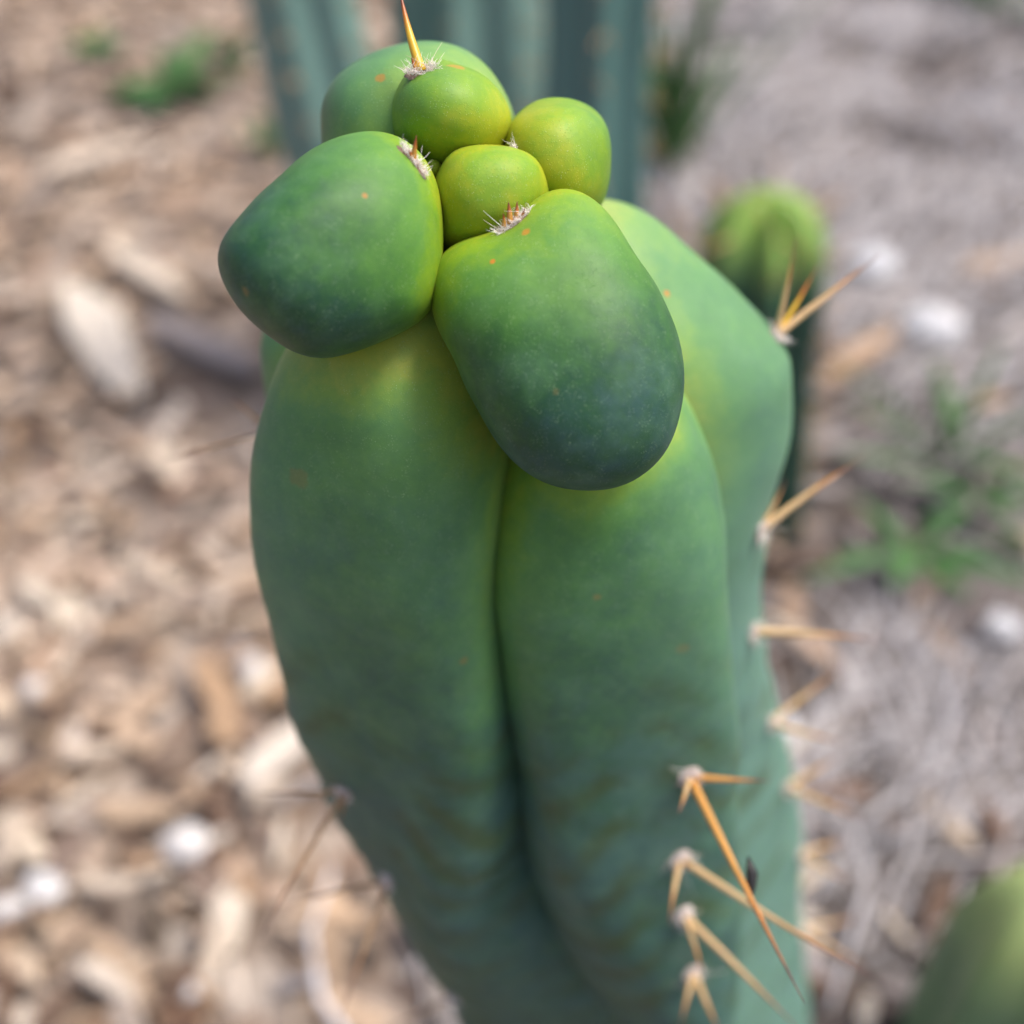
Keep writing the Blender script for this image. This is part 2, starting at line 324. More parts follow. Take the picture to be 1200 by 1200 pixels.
lobe('lobe', 392, 290, .152, [(263, 305), (270, 280), (290, 255), (330, 215), (375, 178), (420, 160), (455, 159), (480, 170), (502, 200), (513, 240), (516, 280), (514, 320), (508, 352), (492, 374), (455, 394), (410, 410), (375, 414), (350, 408), (315, 387), (290, 365), (272, 340)], .0155, .022, (-.15, -.1), seed=1)
lobe('lobe', 655, 395, .154, [(506, 350), (508, 320), (520, 295), (545, 282), (580, 272), (605, 255), (625, 232), (645, 221), (670, 222), (695, 235), (725, 270), (750, 310), (775, 355), (792, 400), (797, 450), (790, 500), (770, 540), (735, 563), (690, 571), (650, 565), (612, 545), (585, 518), (562, 480), (535, 425), (514, 385)], .0140, .024, (0, -.15), seed=2)
lobe('lobe', 577, 228, .159, [(512, 205), (525, 182), (550, 171), (580, 169), (610, 177), (634, 195), (642, 215), (635, 250), (610, 275), (580, 290), (545, 296), (518, 290), (511, 250)], .012, .018, seed=3)
lobe('lobe', 526, 130, .163, [(456, 135), (465, 107), (485, 86), (510, 77), (540, 79), (570, 92), (588, 115), (595, 142), (590, 167), (572, 184), (540, 192), (510, 192), (480, 182), (462, 160)], .013, .016, seed=4)
lobe('lobe', 485, 140, .176, [(378, 160), (380, 125), (398, 95), (430, 74), (470, 61), (510, 57), (545, 65), (575, 88), (592, 115), (602, 150), (590, 210), (500, 250), (420, 245), (382, 210)], .018, .024, seed=5)
lobe('lobe', 655, 182, .166, [(592, 160), (600, 140), (618, 126), (645, 120), (675, 123), (700, 139), (714, 165), (718, 195), (712, 225), (698, 246), (665, 252), (625, 238), (600, 200)], .013, .016, seed=6)
lobe('lobe', 507, 196, .159, [(495, 196), (502, 186), (512, 186), (520, 196), (514, 212), (500, 212)], .003, .006, seed=7, wob=.0002)
# hidden middle of the stem, so that nothing gapes between the ribs
cv = []; cf = []; zz = np.concatenate([np.linspace(0, .34, 30), np.linspace(.342, .372, 14)])
for z in zz:
    r = .022 * math.sqrt(max(.02, 1 - max(0, (z - .33) / .043) ** 2)); cx, cy = axis(z)
    for k in range(32): cv.append((cx + r * math.cos(k * math.tau / 32), cy + r * math.sin(k * math.tau / 32), z))
for i in range(len(zz) - 1):
    for k in range(32): a = i * 32; cf.append((a + k, a + (k + 1) % 32, a + 32 + (k + 1) % 32, a + 32 + k))
cf.append(tuple(range(len(cv) - 32, len(cv))))
core = link('stem_core', mesh('stem_core', cv, cf), cactus, M['skin']); parts.append((core, np.array(cv), 'core', None))

# tissue age: young and yellow-green around the growing point and in the sheltered creases, blue-green when old; on the lobes it also paints the shade of their undersides
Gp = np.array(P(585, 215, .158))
for i, (o, V, kind, rd) in enumerate(parts):
    oth = np.concatenate([p[1] for j, p in enumerate(parts) if j != i and p[2] != 'core'])
    kd = KDTree(len(oth))
    for j, p in enumerate(oth): kd.insert(p, j)
    kd.balance()
    dc = np.array([kd.find(p)[2] for p in V])
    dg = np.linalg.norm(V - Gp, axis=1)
    crease = 1 - sstep(.0003, .0062 if kind == 'lobe' else .0115, dc)
    z = V[:, 2]
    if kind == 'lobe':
        age = .03 + .32 * sstep(.003, .020, dg) + .53 * sstep(.015, .038, dg); crk = .45  # range widened beyond real ageing so lobe bottoms carry painted shade
    else:
        age = .26 + .40 * sstep(.380, .345, z) + .30 * sstep(.345, .27, z); crk = .88 * sstep(.295, .358, z)
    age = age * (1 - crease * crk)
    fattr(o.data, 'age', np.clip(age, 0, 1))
    fold = np.zeros(len(V)); bloom = np.zeros(len(V))
    if kind == 'rib':
        nzv = np.array([noise.noise(Vector(p) * 45) for p in V]); chev = .5 - .5 * np.sin((z * 1.0 + rd * .018) * 560 + 4 * nzv)
        fold = np.clip(chev - .35, 0, 1) * sstep(.335, .30, z) * sstep(.02, .3, rd) * 1.3
        if i == 2: bloom = .45 + .45 * sstep(.36, .30, z)
        if i == 4: bloom = .35 + 0 * z
        if i == 0: bloom = .22 * sstep(.30, .36, z) + .25 * sstep(-.022, -.036, V[:, 0]) * sstep(.26, .30, z)
        if i == 1: bloom = .28 * sstep(0, .012, V[:, 0] - .012) * sstep(.26, .30, z)
    if kind == 'rib': bloom = bloom + .26 * sstep(.362, .325, z) - .06 * sstep(.31, .26, z)
    if i == 9: bloom = bloom + .35
    fattr(o.data, 'fold', fold); fattr(o.data, 'bloom', bloom)

# surface lookup
allv = []; allf = []
for o, V, *_ in parts:
    k = len(allv); allv += [tuple(p) for p in V]; allf += [tuple(x + k for x in p.vertices) for p in o.data.polygons]
BV = BVHTree.FromPolygons(allv, allf)
def hit(px, py):
    h = BV.ray_cast(CAM, ray(px, py).normalized()); return (h[0], h[1]) if h[0] is not None else (None, None)

def add_scars(spots):
    nt = M['skin'].node_tree; b = nt.nodes['Principled BSDF']; L = nt.links.new
    src = b.inputs['Base Color'].links[0].from_socket; tc = N(nt, 'ShaderNodeTexCoord').outputs['Object']
    nz = N(nt, 'ShaderNodeTexNoise'); nz.inputs['Scale'].default_value = 900; nz.inputs['Detail'].default_value = 2; L(tc, nz.inputs['Vector'])
    for p, r, col, k in spots:
        if p is None: continue
        d = N(nt, 'ShaderNodeVectorMath', operation='DISTANCE'); L(tc, d.inputs[0]); d.inputs[1].default_value = p
        q = math_(nt, 'ADD', math_(nt, 'DIVIDE', d.outputs['Value'], r), math_(nt, 'MULTIPLY', nz.outputs[0], 1.1))
        f = math_(nt, 'MULTIPLY', ramp(nt, [(0.75, (1, 1, 1)), (1.0, (0, 0, 0))], math_(nt, 'MULTIPLY', q, .75)).outputs[0], k)
        src = mix(nt, f, src, col)
    L(src, b.inputs['Base Color'])
RUST, CORK = (0.48, 0.14, 0.015), (0.20, 0.15, 0.05)
add_scars([(hit(577, 306)[0], .0005, RUST, .8), (hit(616, 272)[0], .0008, RUST, .6), (hit(535, 78)[0], .0017, (0.42, 0.20, 0.03), .6), (hit(446, 92)[0], .0010, (0.36, 0.17, 0.03), .7), (hit(651, 459)[0], .0007, CORK, .3),
           (hit(288, 342)[0], .0011, CORK, .6), (hit(428, 229)[0], .0005, RUST, .5), (hit(781, 344)[0], .0007, RUST, .7), (hit(543, 775)[0], .0010, CORK, .6), (hit(700, 700)[0], .0008, CORK, .5), (hit(350, 560)[0], .0022, CORK, .35), (hit(800, 760)[0], .0016, CORK, .35)])

def tube(pts, rad, K=8):
    v = []; f = []; t = []; n = len(pts); ax = (pts[-1] - pts[0]).normalized()
    a = ax.orthogonal().normalized(); b_ = ax.cross(a)
    for i, p in enumerate(pts):
        for k in range(K): v.append(p + (a * math.cos(k * math.tau / K) + b_ * math.sin(k * math.tau / K)) * rad[i]); t.append(i / (n - 1))
    for i in range(n - 1):
        for k in range(K): f.append((i * K + k, i * K + (k + 1) % K, (i + 1) * K + (k + 1) % K, (i + 1) * K + k))
    f.append(tuple(range(K))[::-1]); f.append(tuple(range((n - 1) * K, n * K)))
    return v, f, t
def spine(parent, base, tip, r, mat, bend=0.0):
    L = (tip - base).length; side = (tip - base).cross(ray(600, 600)).normalized() * bend * L; n = 12
    pts = [base.lerp(tip, i / n) + side * math.sin(math.pi * i / n) for i in range(n + 1)]
    rad = [r * (1.25 if i == 0 else 1) * (1 - .93 * (i / n) ** 1.5) for i in range(n + 1)]
    v, f, t = tube(pts, rad); me = mesh('spine', v, f); fattr(me, 't', t); return link('spine', me, parent, M[mat])
def areole(c, nrm, ax, la, lb, th, wool, wl, seed, parent=cactus, fr=.00004, felt='felt'):
    """felt pad of half lengths la, lb on the surface plus loose wool hairs"""
    rd = random.Random(seed); nrm = nrm.normalized(); ax = (ax - nrm * ax.dot(nrm)).normalized(); bx = nrm.cross(ax)
    v = []; f = []; K, T = 20, 7
    for i in range(T):
        a = math.pi / 2 * i / T
        for k in range(K):
            j = 1 + .18 * noise.noise(Vector((math.cos(k * math.tau / K) * 2, math.sin(k * math.tau / K) * 2, seed + i)))
            p = c + ax * la * j * math.cos(a) * math.cos(k * math.tau / K) + bx * lb * j * math.cos(a) * math.sin(k * math.tau / K) + nrm * (th * math.sin(a) - .0004)
            v.append(p)
    v.append(c + nrm * (th * .9 - .0003))
    for i in range(T - 1):
        for k in range(K): f.append((i * K + k, i * K + (k + 1) % K, (i + 1) * K + (k + 1) % K, (i + 1) * K + k))
    for k in range(K): f.append(((T - 1) * K + k, (T - 1) * K + (k + 1) % K, len(v) - 1))
    o = link('areole', mesh('areole', v, f), parent, M[felt])
    v = []; f = []
    for _ in range(wool):
        a = rd.uniform(0, math.tau); q = math.sqrt(rd.random()); s = c + ax * la * q * math.cos(a) + bx * lb * q * math.sin(a) + nrm * th * .3
        dr = (nrm * rd.uniform(.25, 1) + ax * rd.uniform(-1, 1) + bx * rd.uniform(-1, 1)).normalized(); l = wl * rd.uniform(.4, 1.3) * (2.6 if rd.random() < .05 else 1)
        cu = Vector([rd.uniform(-1, 1) for _ in range(3)]) * l * .45
        pts = [s + dr * l * t + cu * t * t for t in (0, .33, .66, 1)]
        tv, tf, _t = tube(pts, [fr, fr, fr * .8, fr * .4], 4); k = len(v); v += tv; f += [tuple(x + k for x in q_) for q_ in tf]
    if wool: tag(link('wool', mesh('wool', v, f), o, M['wool']), kind='stuff')
    return o
UPV = Vector((0, SP, CP)); RT = Vector((1, 0, 0)); FW = Vector((0, CP, -SP))
def imgdir(a, b): return RT * (b[0] - a[0]) + UPV * (a[1] - b[1])
def at_surface(px, py, d=None):
    if d is None:
        h, n = hit(px, py)
        k = 0
        while h is None and k < 60: k += 1; h, n = hit(px + (2 if px < 600 else -2) * k, py)
        if h is not None: return h, n
        d = .2
    return P(px, py, d), -ray(px, py)
# crown areoles
def rel(c, dx, dy, dz): return c + (RT * dx - UPV * dy) * (.148 / FPX) - FW * dz
c, nr = at_surface(494, 84); a = areole(c, Vector((0, -.3, 1)), RT + UPV * .35, .0022, .0010, .0007, 240, .0010, 1, fr=.00003)
spine(a, c, P(468, -14, .154), .00064, 'spine_young', .02); spine(a, c + RT * -.0006, rel(c, -12, -14, .001), .00034, 'spine_red')
c, nr = at_surface(484, 188); a = areole(c, nr, RT - UPV * .95, .0026, .0009, .0005, 300, .0007, 2, fr=.00003)
spine(a, c, rel(c, 5, -24, .0016), .0004, 'spine_red'); spine(a, c, rel(c, -4, -9, .0012), .0003, 'spine_red')
c, nr = at_surface(603, 262); a = areole(c, nr, RT + UPV * .55, .0027, .0010, .0006, 300, .0008, 3, fr=.00003)
spine(a, rel(c, -5, 0, 0), rel(c, -7, -23, .0010), .00046, 'spine_red'); spine(a, rel(c, 2, -2, 0), rel(c, 3, -24, .0008), .0004, 'spine_red'); spine(a, rel(c, -12, 3, 0), rel(c, -13, -10, .001), .0003, 'spine_red'); spine(a, rel(c, 8, -4, 0), rel(c, 12, -16, .001), .0003, 'spine_red')
c, nr = at_surface(604, 171); a = areole(c, nr, RT - UPV * .3, .0008, .0004, .0003, 50, .0011, 4, fr=.000025)
# rib areoles: (areole pixel, depth or None, pad radius, spines [(tip pixel, depth offset, radius, material)])
rows = [
 ((909, 394), None, .0012, [((933, 280), -.006, .00045, 'spine_tan'), ((958, 312), None, .00042, 'spine_young'), ((1032, 298), None, .00055, 'spine_tan')]),
 ((303, 507), None, .0012, [((266, 462), None, .00045, 'spine_tan'), ((188, 541), None, .0004, 'spine_tan')]),
 ((404, 928), None, .0014, [((300, 930), None, .0004, 'spine_tan'), ((304, 1102), -.012, .0005, 'spine_tan'), ((399, 966), -.01, .0004, 'spine_tan')]),
 ((455, 1032), None, .0014, [((330, 1062), None, .0004, 'spine_tan'), ((398, 1195), -.01, .0005, 'spine_tan')]),
 ((530, 1168), None, .0014, [((440, 1215), None, .0004, 'spine_tan')]),
 ((808, 910), None, .0016, [((902, 915), -.004, .0005, 'spine_orange'), ((943, 1176), -.028, .00062, 'spine_orange'), ((795, 953), -.012, .00042, 'spine_tan')]),
 ((797, 1006), None, .0016, [((1018, 1142), -.02, .00055, 'spine_tan'), ((784, 1082), -.014, .00048, 'spine_tan')]),
 ((801, 1072), None, .0016, [((935, 1205), -.016, .00058, 'spine_tan'), ((824, 1145), -.015, .0005, 'spine_tan')]),
 ((812, 1140), None, .0016, [((845, 1215), -.016, .00062, 'spine_tan'), ((798, 1200), -.014, .0005, 'spine_tan')]),
 ((890, 622), None, .0013, [((1014, 534), None, .0006, 'spine_tan'), ((921, 563), None, .0004, 'spine_tan')]),
 ((882, 740), None, .0014, [((1032, 750), -.004, .00065, 'spine_tan')]),
 ((903, 846), None, .0014, [((990, 778), None, .0006, 'spine_tan'), ((992, 872), -.008, .0006, 'spine_tan')]),
 ((922, 922), None, .0014, [((985, 884), None, .0006, 'spine_tan'), ((1018, 962), -.01, .0006, 'spine_tan')]),
 ((944, 1000), None, .0014, [((995, 985), None, .0006, 'spine_tan'), ((1000, 1036), -.01, .0006, 'spine_tan')]),
 ((944, 1090), None, .0014, [((1010, 1075), None, .0006, 'spine_tan'), ((1020, 1140), -.012, .0006, 'spine_tan')]),
]
tips = {}
for k, (q, d, rad, sps) in enumerate(rows):
    c, nr = at_surface(*q, d)
    if q == (303, 507): c = P(316, 505, .208); nr = Vector((-1, 0, .1))
    d0 = (c - CAM).dot(FW)
    a = areole(c, nr, Vector((0, 0, 1)), rad * 1.45, rad * 1.2, rad * .9, 140, .0013, 10 + k, felt='felt_old')
    for tip, dd, r, mt in sps: spine(a, c, P(*tip, d0 + (dd or 0)), r * 1.15, mt if q[0] > 600 else 'spine_brown', random.uniform(-.015, .015)); tips[(q, tip)] = (c, P(*tip, d0 + (dd or 0)))
# dark flake caught on the long spine
s0, s1 = tips[((808, 910), (943, 1176))]; mid = s0.lerp(s1, .5)
v, f, t = tube([mid + RT * .0008 + UPV * .0036, mid + RT * .0014 + UPV * .0012, mid + RT * .0012 - UPV * .0012, mid + RT * .0009 - UPV * .003], [.0002, .0009, .0007, .0002], 6)
tag(link('dry_flake', mesh('dry_flake', v, f), None, M['black']), 'tiny black dry flake caught on the long orange spine', 'flake')

# ------------------------------------------------------------------ background cactus columns
def column(name, base, h, r, nribs, mat, label, lean=(0, 0), phase=0, depth=.32, group=None, spines=True, crown_spines=False, taper=1.0):
    o = empty(name, base); tag(o, label, 'cactus', group); base = Vector(base)
    K, T = nribs * 12, 60; v = []; f = []; age = []
    for i in range(T + 1):
        t = i / T; z = h * (t if t < .7 else .7 + .3 * math.sin((t - .7) / .3 * math.pi / 2)); e = max(0, (z - (h - r * 1.3)) / (r * 1.3)); rr = r * math.sqrt(max(.01, 1 - e * e * .97)) * (taper + (1 - taper) * min(1, z / h * 2)) * (1 + .05 * math.sin(z * 40 + phase))
        for k in range(K):
            a = k * math.tau / K + phase; c = abs((k / 12) % 1 - .5) * 2; q = rr * (1 - depth * (1 - c ** 1.15) * (1 - .3 * e))
            p = base + Vector((q * math.cos(a) + lean[0] * z, q * math.sin(a) + lean[1] * z, z + (r * .95 * (c - .55) * e * (1 - e * .5) if crown_spines else 0))); v.append(p)
            age.append(min(1, max(0, (h - z) / (1.5 * r) + (.5 * (1 - c) * e if crown_spines else 0))))
    for i in range(T):
        for k in range(K): f.append((i * K + k, i * K + (k + 1) % K, (i + 1) * K + (k + 1) % K, (i + 1) * K + k))
    f.append(tuple(range(T * K, T * K + K)))
    me = mesh('stem', v, f); fattr(me, 'age', age); link('stem', me, o, M[mat])
    rd = random.Random(int(phase * 100) + nribs)
    for j in range(nribs):
        a = j * math.tau / nribs + phase; sv = []; sf = []; st = []
        z = .02 + rd.uniform(0, .02)
        while z < h - .004:
            e = max(0, (z - (h - r * 1.3)) / (r * 1.3)); rr = r * math.sqrt(max(.01, 1 - e * e * .97))
            p = base + Vector((rr * math.cos(a) + lean[0] * z, rr * math.sin(a) + lean[1] * z, z)); out = Vector((math.cos(a), math.sin(a), .1 + e * 1.3)).normalized()
            for _ in range(3 if spines else 0):
                dr = (out + Vector([rd.uniform(-.7, .7) for _ in range(3)])).normalized(); L = rd.uniform(.008, .018) * (2.2 if crown_spines and e > .3 else 1)
                tv, tf, tt = tube([p - out * .001, p + dr * L * .5, p + dr * L], [.0008 if crown_spines and e > .3 else .0005, .0006 if crown_spines and e > .3 else .0004, .00006], 5); kk = len(sv); sv += tv; sf += [tuple(x + kk for x in q_) for q_ in tf]; st += tt
            z += .022
        if sv:
            me = mesh('spines', sv, sf); fattr(me, 't', st); tag(link('spines', me, o, M['spine_tan']), kind='stuff')
    return o
def gbase(px, dist): return ((px - 600) / FPX * (dist * CP + (H - .27) * SP), dist, 0)
column('cactus_column', (-.0735, .69, 0), .42, .031, 6, 'col_teal', 'teal ribbed cactus column beside the leafy weeds, leaning out from the clump', (-.15, .0), .35)
column('cactus_column', (-.028, .76, 0), .46, .047, 7, 'col_teal', 'widest teal ribbed cactus column, standing straight between two others', (0, 0), .1)
column('cactus_column', (.040, .60, 0), .44, .029, 6, 'col_deep', 'darker teal ribbed cactus column standing beside the grass tuft', (.0, 0), .55)
c = P(893, 250, .60)
column('ribbed_cactus', (c.x + .014, c.y, 0), c.z + .004, .034, 7, 'col_dark', 'short dark green ribbed cactus with bright yellow-green crown', (-.06, 0), .2, depth=.42, crown_spines=True)
c = P(1205, 1040, .38)
column('ribbed_cactus', (c.x + .012, c.y, 0), c.z, .030, 6, 'col_low', 'olive green rounded cactus standing low in the dry grey thatch', (0, 0), .5, depth=.22, spines=False)

# ------------------------------------------------------------------ mulch, thatch
def chip_geo(L, W, T, rd, taper=True):
    v = []
    for sx in (-1, 1):
        for sy in (-1, 1):
            for sz in (-1, 1):
                v.append(Vector((sx * L / 2 * rd.uniform(.72, 1.05), sy * W / 2 * rd.uniform(.45, 1.1), sz * T / 2 * rd.uniform(.6, 1.1))))
    return v, [(0, 1, 3, 2), (4, 6, 7, 5), (0, 4, 5, 1), (2, 3, 7, 6), (0, 2, 6, 4), (1, 5, 7, 3)]
rd = random.Random(3)
def keep_out(x, y):
    return math.hypot(x - .065, y - .167) < .04
def scatter(name, mat, label, cat, count, region, sizef, bias):
    v = []; f = []
    n = 0
    while n < count:
        x = rd.uniform(region[0], region[1]); y = rd.uniform(region[2], region[3])
        if keep_out(x, y) or rd.random() > bias(x, y): continue
        L, W, T = sizef(); g, gf = chip_geo(L, W, T, rd)
        m_ = Matrix.Translation((x, y, rd.uniform(.001, .012))) @ Matrix.Rotation(rd.uniform(0, math.tau), 4, 'Z') @ Matrix.Rotation(rd.gauss(0, .28), 4, 'Y') @ Matrix.Rotation(rd.gauss(0, .35), 4, 'X')
        k = len(v); v += [m_ @ p for p in g]; f += [tuple(x_ + k for x_ in q) for q in gf]; n += 1
    tag(link(name, mesh(name, v, f), None, M[mat], False), label, cat, kind='stuff')
gap = lambda x, y: min(1, max(.10, .62 + 1.7 * noise.noise(Vector((x * 16, y * 11, 8.1)))))
warm_b = lambda x, y: 1 / (1 + math.exp((x - .02 + .05 * math.sin(y * 9)) * 22))
reg = (-1.5, 1.5, -.15, 2.9)
scatter('wood_chip_mulch', 'mulch_warm', 'tan and brown wood chip mulch covering the ground', 'mulch', 12000, reg, lambda: (rd.uniform(.012, .045), rd.uniform(.005, .016), rd.uniform(.002, .006)), lambda x, y: warm_b(x, y) * gap(x, y))
scatter('grey_litter', 'mulch_grey', 'grey bark crumbs and litter under the dry thatch', 'litter', 9000, reg, lambda: (rd.uniform(.010, .040), rd.uniform(.004, .014), rd.uniform(.002, .006)), lambda x, y: 1 - warm_b(x, y) * .97)
v = []; f = []; n = 0
while n < 15000:
    x = rd.uniform(-.3, 1.5); y = rd.uniform(-.15, 2.9)
    if rd.random() > (1 - warm_b(x, y)) ** 1.5 * min(1, max(.03, .42 + 2.4 * noise.noise(Vector((x * 7, y * 7, 3.3))))) or keep_out(x, y): continue
    a = rd.gauss(1.15, .42) + 1.3 * noise.noise(Vector((x * 5, y * 5, 0))); L = rd.uniform(.05, .15); w = rd.uniform(.0005, .0019); z = rd.uniform(.006, .022)
    dr = Vector((math.cos(a), math.sin(a), rd.gauss(0, .09))); sd = Vector((-math.sin(a), math.cos(a), 0)); cu = sd * rd.gauss(0, .16) * L + Vector((0, 0, rd.uniform(-.1, .16))) * L
    k = len(v); p = Vector((x, y, z)); S = 3
    for i in range(S + 1):
        t = i / S; q = p + dr * L * (t - .5) + cu * (1 - (2 * t - 1) ** 2); ww = w * (1 - .5 * t); q.z = max(q.z, .003)
        v += [q + sd * ww, q - sd * ww, q + Vector((0, 0, ww * .9))]
    for i in range(S):
        for e in range(3): f.append((k + i * 3 + e, k + i * 3 + (e + 1) % 3, k + (i + 1) * 3 + (e + 1) % 3, k + (i + 1) * 3 + e))
    f += [(k, k + 2, k + 1), (k + S * 3, k + S * 3 + 1, k + S * 3 + 2)]; n += 1
tag(link('dry_thatch', mesh('dry_thatch', v, f), None, M['straw'], False), 'pale grey dry grass stems matted over the ground', 'dry grass', kind='stuff')

# single wood chips big enough to pick out
KIND = {'pale': ('pale cream splinter of wood lying on top of the mulch', 'pale wood chips'), 'tan': ('tan wood chip lying on top of the mulch', 'tan wood chips'),
        'dark': ('dark brown bark chip lying on top of the mulch', 'dark bark chips'), 'grey': ('weathered grey wood chip lying on the thatch', 'grey wood chips')}
protos = {}
def bevel_chip(seed):
    r2 = random.Random(seed); K = 8; v = []; f = []
    ang = [(-.5, -.30), (-.46, .25), (-.15, .5), (.25, .44), (.5, .22), (.47, -.2), (.2, -.5), (-.2, -.46)]
    pts = [(x * r2.uniform(.8, 1.1), y * r2.uniform(.6, 1.15)) for x, y in ang]; tw = r2.uniform(-.5, .5)
    for z, s in ((-.5, .96), (.25, 1.0), (.5, .86)):
        for x, y in pts: v.append((x * s, y * s, z * (1 + .35 * noise.noise(Vector((x * 3, y * 3, seed)))) + tw * x * .6))
    for i in range(2):
        for k in range(K): f.append((i * K + k, i * K + (k + 1) % K, (i + 1) * K + (k + 1) % K, (i + 1) * K + k))
    f.append(tuple(range(K))[::-1]); f.append(tuple(range(2 * K, 3 * K)))
    return mesh('wood_chip', v, f)
for kd_ in KIND:
    for s in range(6): me = bevel_chip(s + len(kd_) * 10); me.materials.append(M['chip_' + kd_]); protos[(kd_, s)] = me
def place_chip(kd_, loc, L, W, T, rz, tilt=(0, 0), label=None, name='wood_chip', s=None):
    o = bpy.data.objects.new(name, protos[(kd_, rd.randrange(6) if s is None else s)]); COL.objects.link(o)
    o.location = loc; o.scale = (L, W, T); o.rotation_euler = (tilt[0], tilt[1], rz)
    tag(o, label or KIND[kd_][0], 'wood chip' if kd_ != 'dark' else 'bark chip', KIND[kd_][1] if not label else None); return o
n = 0; CHIPS = []
while n < 285:
    px, py = rd.uniform(-30, 1230), rd.uniform(-20, 1230); g = G(px, py, .01)
    if keep_out(g.x, g.y) or (330 < px < 880 and py > 170): continue
    wb = warm_b(g.x, g.y)
    if rd.random() < wb: kd_ = rd.choices(['pale', 'tan', 'dark'], [.38, .34, .28])[0]
    else:
        if rd.random() < .35: continue
        kd_ = rd.choices(['grey', 'dark', 'pale', 'tan'], [.6, .18, .1, .12])[0]
    L = rd.uniform(.013, .030) + .022 * rd.random() ** 5; oc = place_chip(kd_, (g.x, g.y, rd.uniform(.011, .019)), L, L * rd.uniform(.2, .5), rd.uniform(.002, .005), rd.uniform(0, math.tau), (rd.gauss(0, .2), rd.gauss(0, .15))); CHIPS.append((oc, kd_)); n += 1
MARKS = [((215, 985), 'the roundest white pebble'), ((30, 1045), 'the pair of white pebbles'), ((222, 1150), 'the small off-white pebble'), ((38, 800), 'the pebble among tan chips'), ((295, 775), 'the pale pebble by the stem'),
         ((125, 400), 'the biggest cream chip'), ((105, 185), 'the long pale strip'), ((240, 400), 'the smooth grey slab'), ((155, 952), 'the golden tan sliver'), ((320, 890), 'the pale split chip'),
         ((215, 125), 'the broad leaved weed'), ((120, 70), 'the small dark weed'), ((270, 80), 'the pale green weed'), ((318, 195), 'the small sprout'), ((1020, 315), 'the bluish white stone'), ((1090, 390), 'the large pale stone'),
         ((1065, 670), 'the sprawling weed'), ((1140, 620), 'the thin leaved weed'), ((1175, 730), 'the pebble on the thatch'), ((1200, 1120), 'the olive cactus'), ((900, 560), 'the dark green ribbed cactus'), ((790, 215), 'the grass tuft'),
         ((785, 118), 'the white stone behind the grass'), ((1120, 5), 'the far back weed'), ((1170, 310), 'the short tan branch piece'), ((1020, 405), 'the curved bark strip')]
ORD = ['closest', 'second closest', 'third closest', 'fourth closest', 'fifth closest', 'sixth closest', 'seventh closest', 'eighth closest', 'ninth closest', 'tenth closest', 'eleventh closest', 'twelfth closest', 'thirteenth closest', 'fourteenth closest', 'fifteenth closest', 'sixteenth closest', 'seventeenth closest', 'eighteenth closest', 'nineteenth closest', 'twentieth closest']
def label_chips(chips):
    for o, kd_ in chips:
        o['mk'] = min(range(len(MARKS)), key=lambda i: (G(*MARKS[i][0]) - o.location.xy.to_3d()).length)
    for kd_, word in (('pale', 'pale cream wood chip'), ('tan', 'tan wood chip'), ('dark', 'dark brown bark chip'), ('grey', 'weathered grey wood chip')):
        for mi, (q, nm) in enumerate(MARKS):
            sel = sorted([o for o, k in chips if k == kd_ and o['mk'] == mi], key=lambda o: (G(*q) - o.location.xy.to_3d()).length)
            for r_i, o in enumerate(sel):
                shp = 'long narrow ' if o.scale.y / o.scale.x < .33 else ('broad ' if o.scale.y / o.scale.x > .46 else '')
                if len((shp + word + nm).split()) + len(ORD[min(r_i, 19)].split()) + 5 > 16: shp = ''
                o['label'] = f"{shp}{word}, {ORD[r_i]} of its colour to {nm}" if r_i < 20 else f"{shp}{word} well away from {nm}"
    for o, _ in chips: del o['mk']
label_chips(CHIPS)
def chip_at(kd_, a, b, W, T, label, z=.018, name='wood_chip'):
    p, q = G(*a, z), G(*b, z); place_chip(kd_, (p + q) / 2, (q - p).length * 1.08, W, T, math.atan2(q.y - p.y, q.x - p.x), (0.1, 0), label, name)
chip_at('pale', (85, 335), (160, 470), .045, .008, 'large broad cream wood chip, biggest in the mulch')
chip_at('pale', (130, 290), (215, 345), .026, .008, 'broad cream wood chip touching the biggest chip')
chip_at('pale', (45, 205), (170, 165), .022, .008, 'long pale wood strip below the green weed')
chip_at('grey', (180, 375), (300, 430), .03, .008, 'smooth grey wood slab beside the biggest cream chip')
chip_at('pale', (285, 925), (360, 850), .022, .007, 'pale split wood chip against the cactus stem')
chip_at('tan', (110, 955), (205, 950), .014, .008, 'golden tan wood sliver beside the white pebble')
chip_at('tan', (965, 445), (1080, 370), .018, .009, 'tan curved bark strip behind the cactus spines', name='bark_strip')
chip_at('tan', (1125, 320), (1215, 300), .022, .009, 'short tan branch piece lying on the grey thatch', name='bark_strip')
chip_at('grey', (1040, 560), (1150, 600), .02, .008, 'flat grey wood piece beside the green weed')

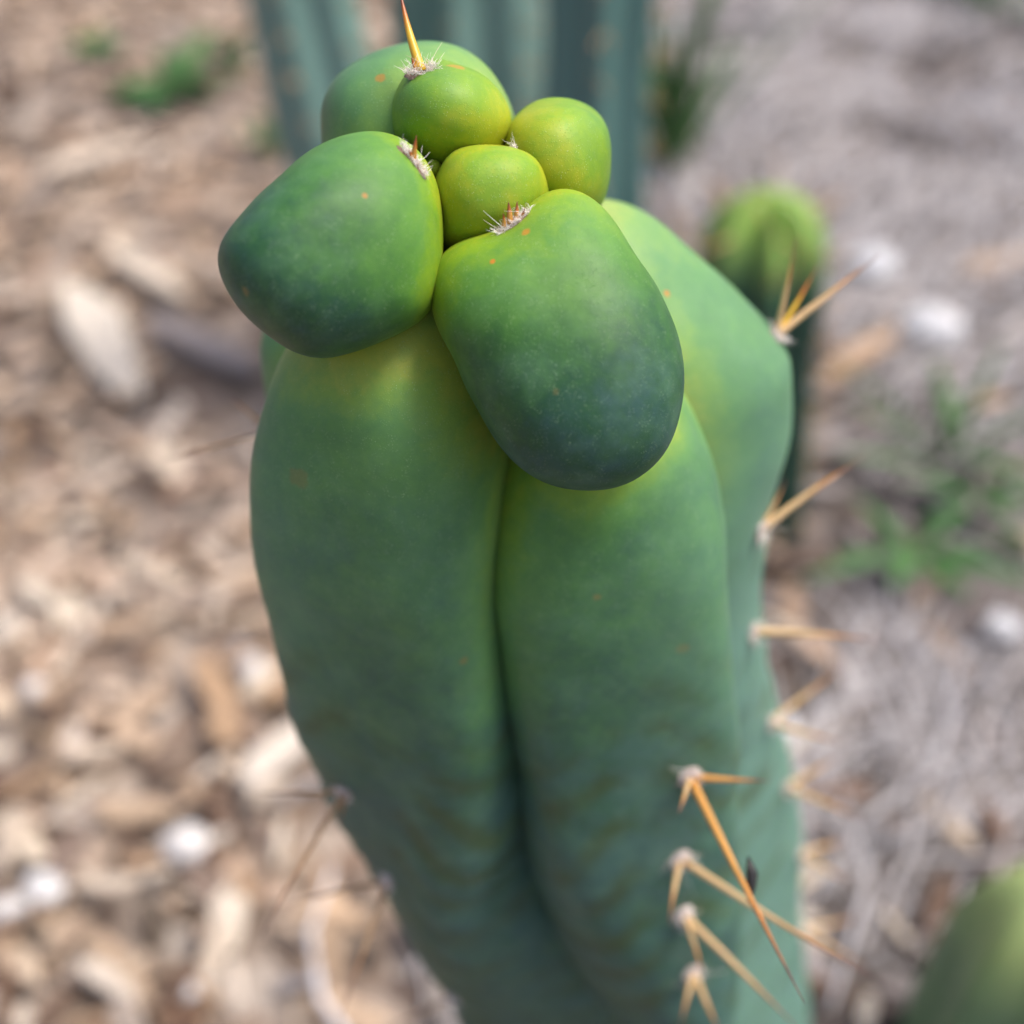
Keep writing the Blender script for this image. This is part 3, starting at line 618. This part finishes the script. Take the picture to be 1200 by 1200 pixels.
def pebble(px, py, r, label):
    g = G(px, py, .02); o_v = []; K, T = 14, 8; f = []; s = px
    for i in range(T + 1):
        th = math.pi * i / T
        for k in range(K):
            a = k * math.tau / K; p = Vector((math.sin(th) * math.cos(a), math.sin(th) * math.sin(a) * .85, math.cos(th) * .7))
            o_v.append(p * r * (1 + .22 * noise.noise(p * 1.6 + Vector((s, 0, 0)))))
    for i in range(T):
        for k in range(K): f.append((i * K + k, (i + 1) * K + k, (i + 1) * K + (k + 1) % K, i * K + (k + 1) % K))
    o = link('pebble', mesh('pebble', o_v, f), None, M['stone' if px > 600 else 'pebble']); o.location = (g.x, g.y, .012 + r * .5); tag(o, label, 'pebble')
for a in [(215, 985, .0105, 'roundest bright white pebble in the tan mulch'), (48, 1035, .0095, 'white pebble in a pair, the larger of the two'), (5, 1062, .008, 'white pebble in a pair, the smaller of the two'), (222, 1150, .007, 'small off-white pebble among the brown chips'),
          (38, 800, .007, 'small pale pebble among tan wood chips'), (295, 775, .008, 'small pale pebble beside the cactus stem'), (1020, 315, .020, 'large bluish white stone behind the cactus spines'), (918, 845, .008, 'bright white pebble at the cactus stem beside tan spines'),
          (1090, 390, .022, 'large pale stone on the grey thatch'), (1175, 730, .010, 'small pale pebble on the dry thatch'), (785, 118, .018, 'white stone behind the grass tuft')]: pebble(*a)

# ------------------------------------------------------------------ weeds and grass
def leaf_mesh(L, W, bend, seed):
    v = []; f = []; S = 8
    for i in range(S + 1):
        t = i / S; w = W * math.sin(math.pi * min(1, t * .93 + .05)) ** .8; z = bend * L * t * t
        for j, q in enumerate((-1, 0, 1)): v.append((L * t, q * w / 2, z + abs(q) * w * .18))
    for i in range(S):
        for j in range(2): a = i * 3 + j; f.append((a, a + 3, a + 4, a + 1))
    me = mesh('leaf', v, f); me.materials.append(M['leaf']); return me
def weed(px, py, n, L, W, label, up=.5, name='weed', cat='weed', part='leaf', z=.004, bend=-.25):
    g = G(px, py, 0); root = empty(name, (g.x, g.y, z)); tag(root, label, cat)
    st_v, st_f, _ = tube([Vector((0, 0, -.004)), Vector((.001, 0, .01)), Vector((0, .001, .02))], [.0015, .0013, .0008], 6)
    o = link('stalk', mesh('stalk', st_v, st_f), None, M['leaf']); o.parent = root
    for i in range(n):
        l = L * rd.uniform(.65, 1.15); o = link(part, leaf_mesh(l, W * rd.uniform(.75, 1.2), bend * rd.uniform(.4, 1.4), i), None)
        o.parent = root; o.location = (0, 0, rd.uniform(.0, .018)); o.rotation_euler = (rd.uniform(-.3, .3), -up * rd.uniform(.5, 1.5), i * math.tau / n + rd.uniform(-.4, .4))
        o.modifiers.new('thickness', 'SOLIDIFY').thickness = .0006
weed(215, 125, 11, .075, .030, 'broad leaved green weed with the most leaves in the mulch')
weed(120, 70, 5, .035, .02, 'small dark green weed low in the wood chips')
weed(270, 80, 5, .05, .028, 'pale green weed beside the leaning teal column')
weed(318, 195, 6, .04, .016, 'small green sprout at the foot of the teal column', .9)
weed(1065, 680, 9, .065, .010, 'green leafy weed sprawling over the dry grey thatch', .35)
weed(1140, 625, 7, .05, .008, 'thin leaved green weed beside the grey wood piece', .4)
weed(1105, 560, 12, .09, .006, 'sparse green grass tuft growing through the thatch beside the weeds', .8, 'grass_tuft', 'grass', 'blade', .002, -.2)
weed(1150, 30, 12, .10, .010, 'wide green grass tuft far back on the thatch', .7, 'grass_tuft', 'grass', 'blade', .002, -.2)
weed(1120, 5, 5, .06, .03, 'green weed far back on the grey thatch', .5)
weed(782, 228, 28, .19, .009, 'tuft of green grass beside the darker teal column', 1.15, 'grass_tuft', 'grass', 'blade', .002, -.12)
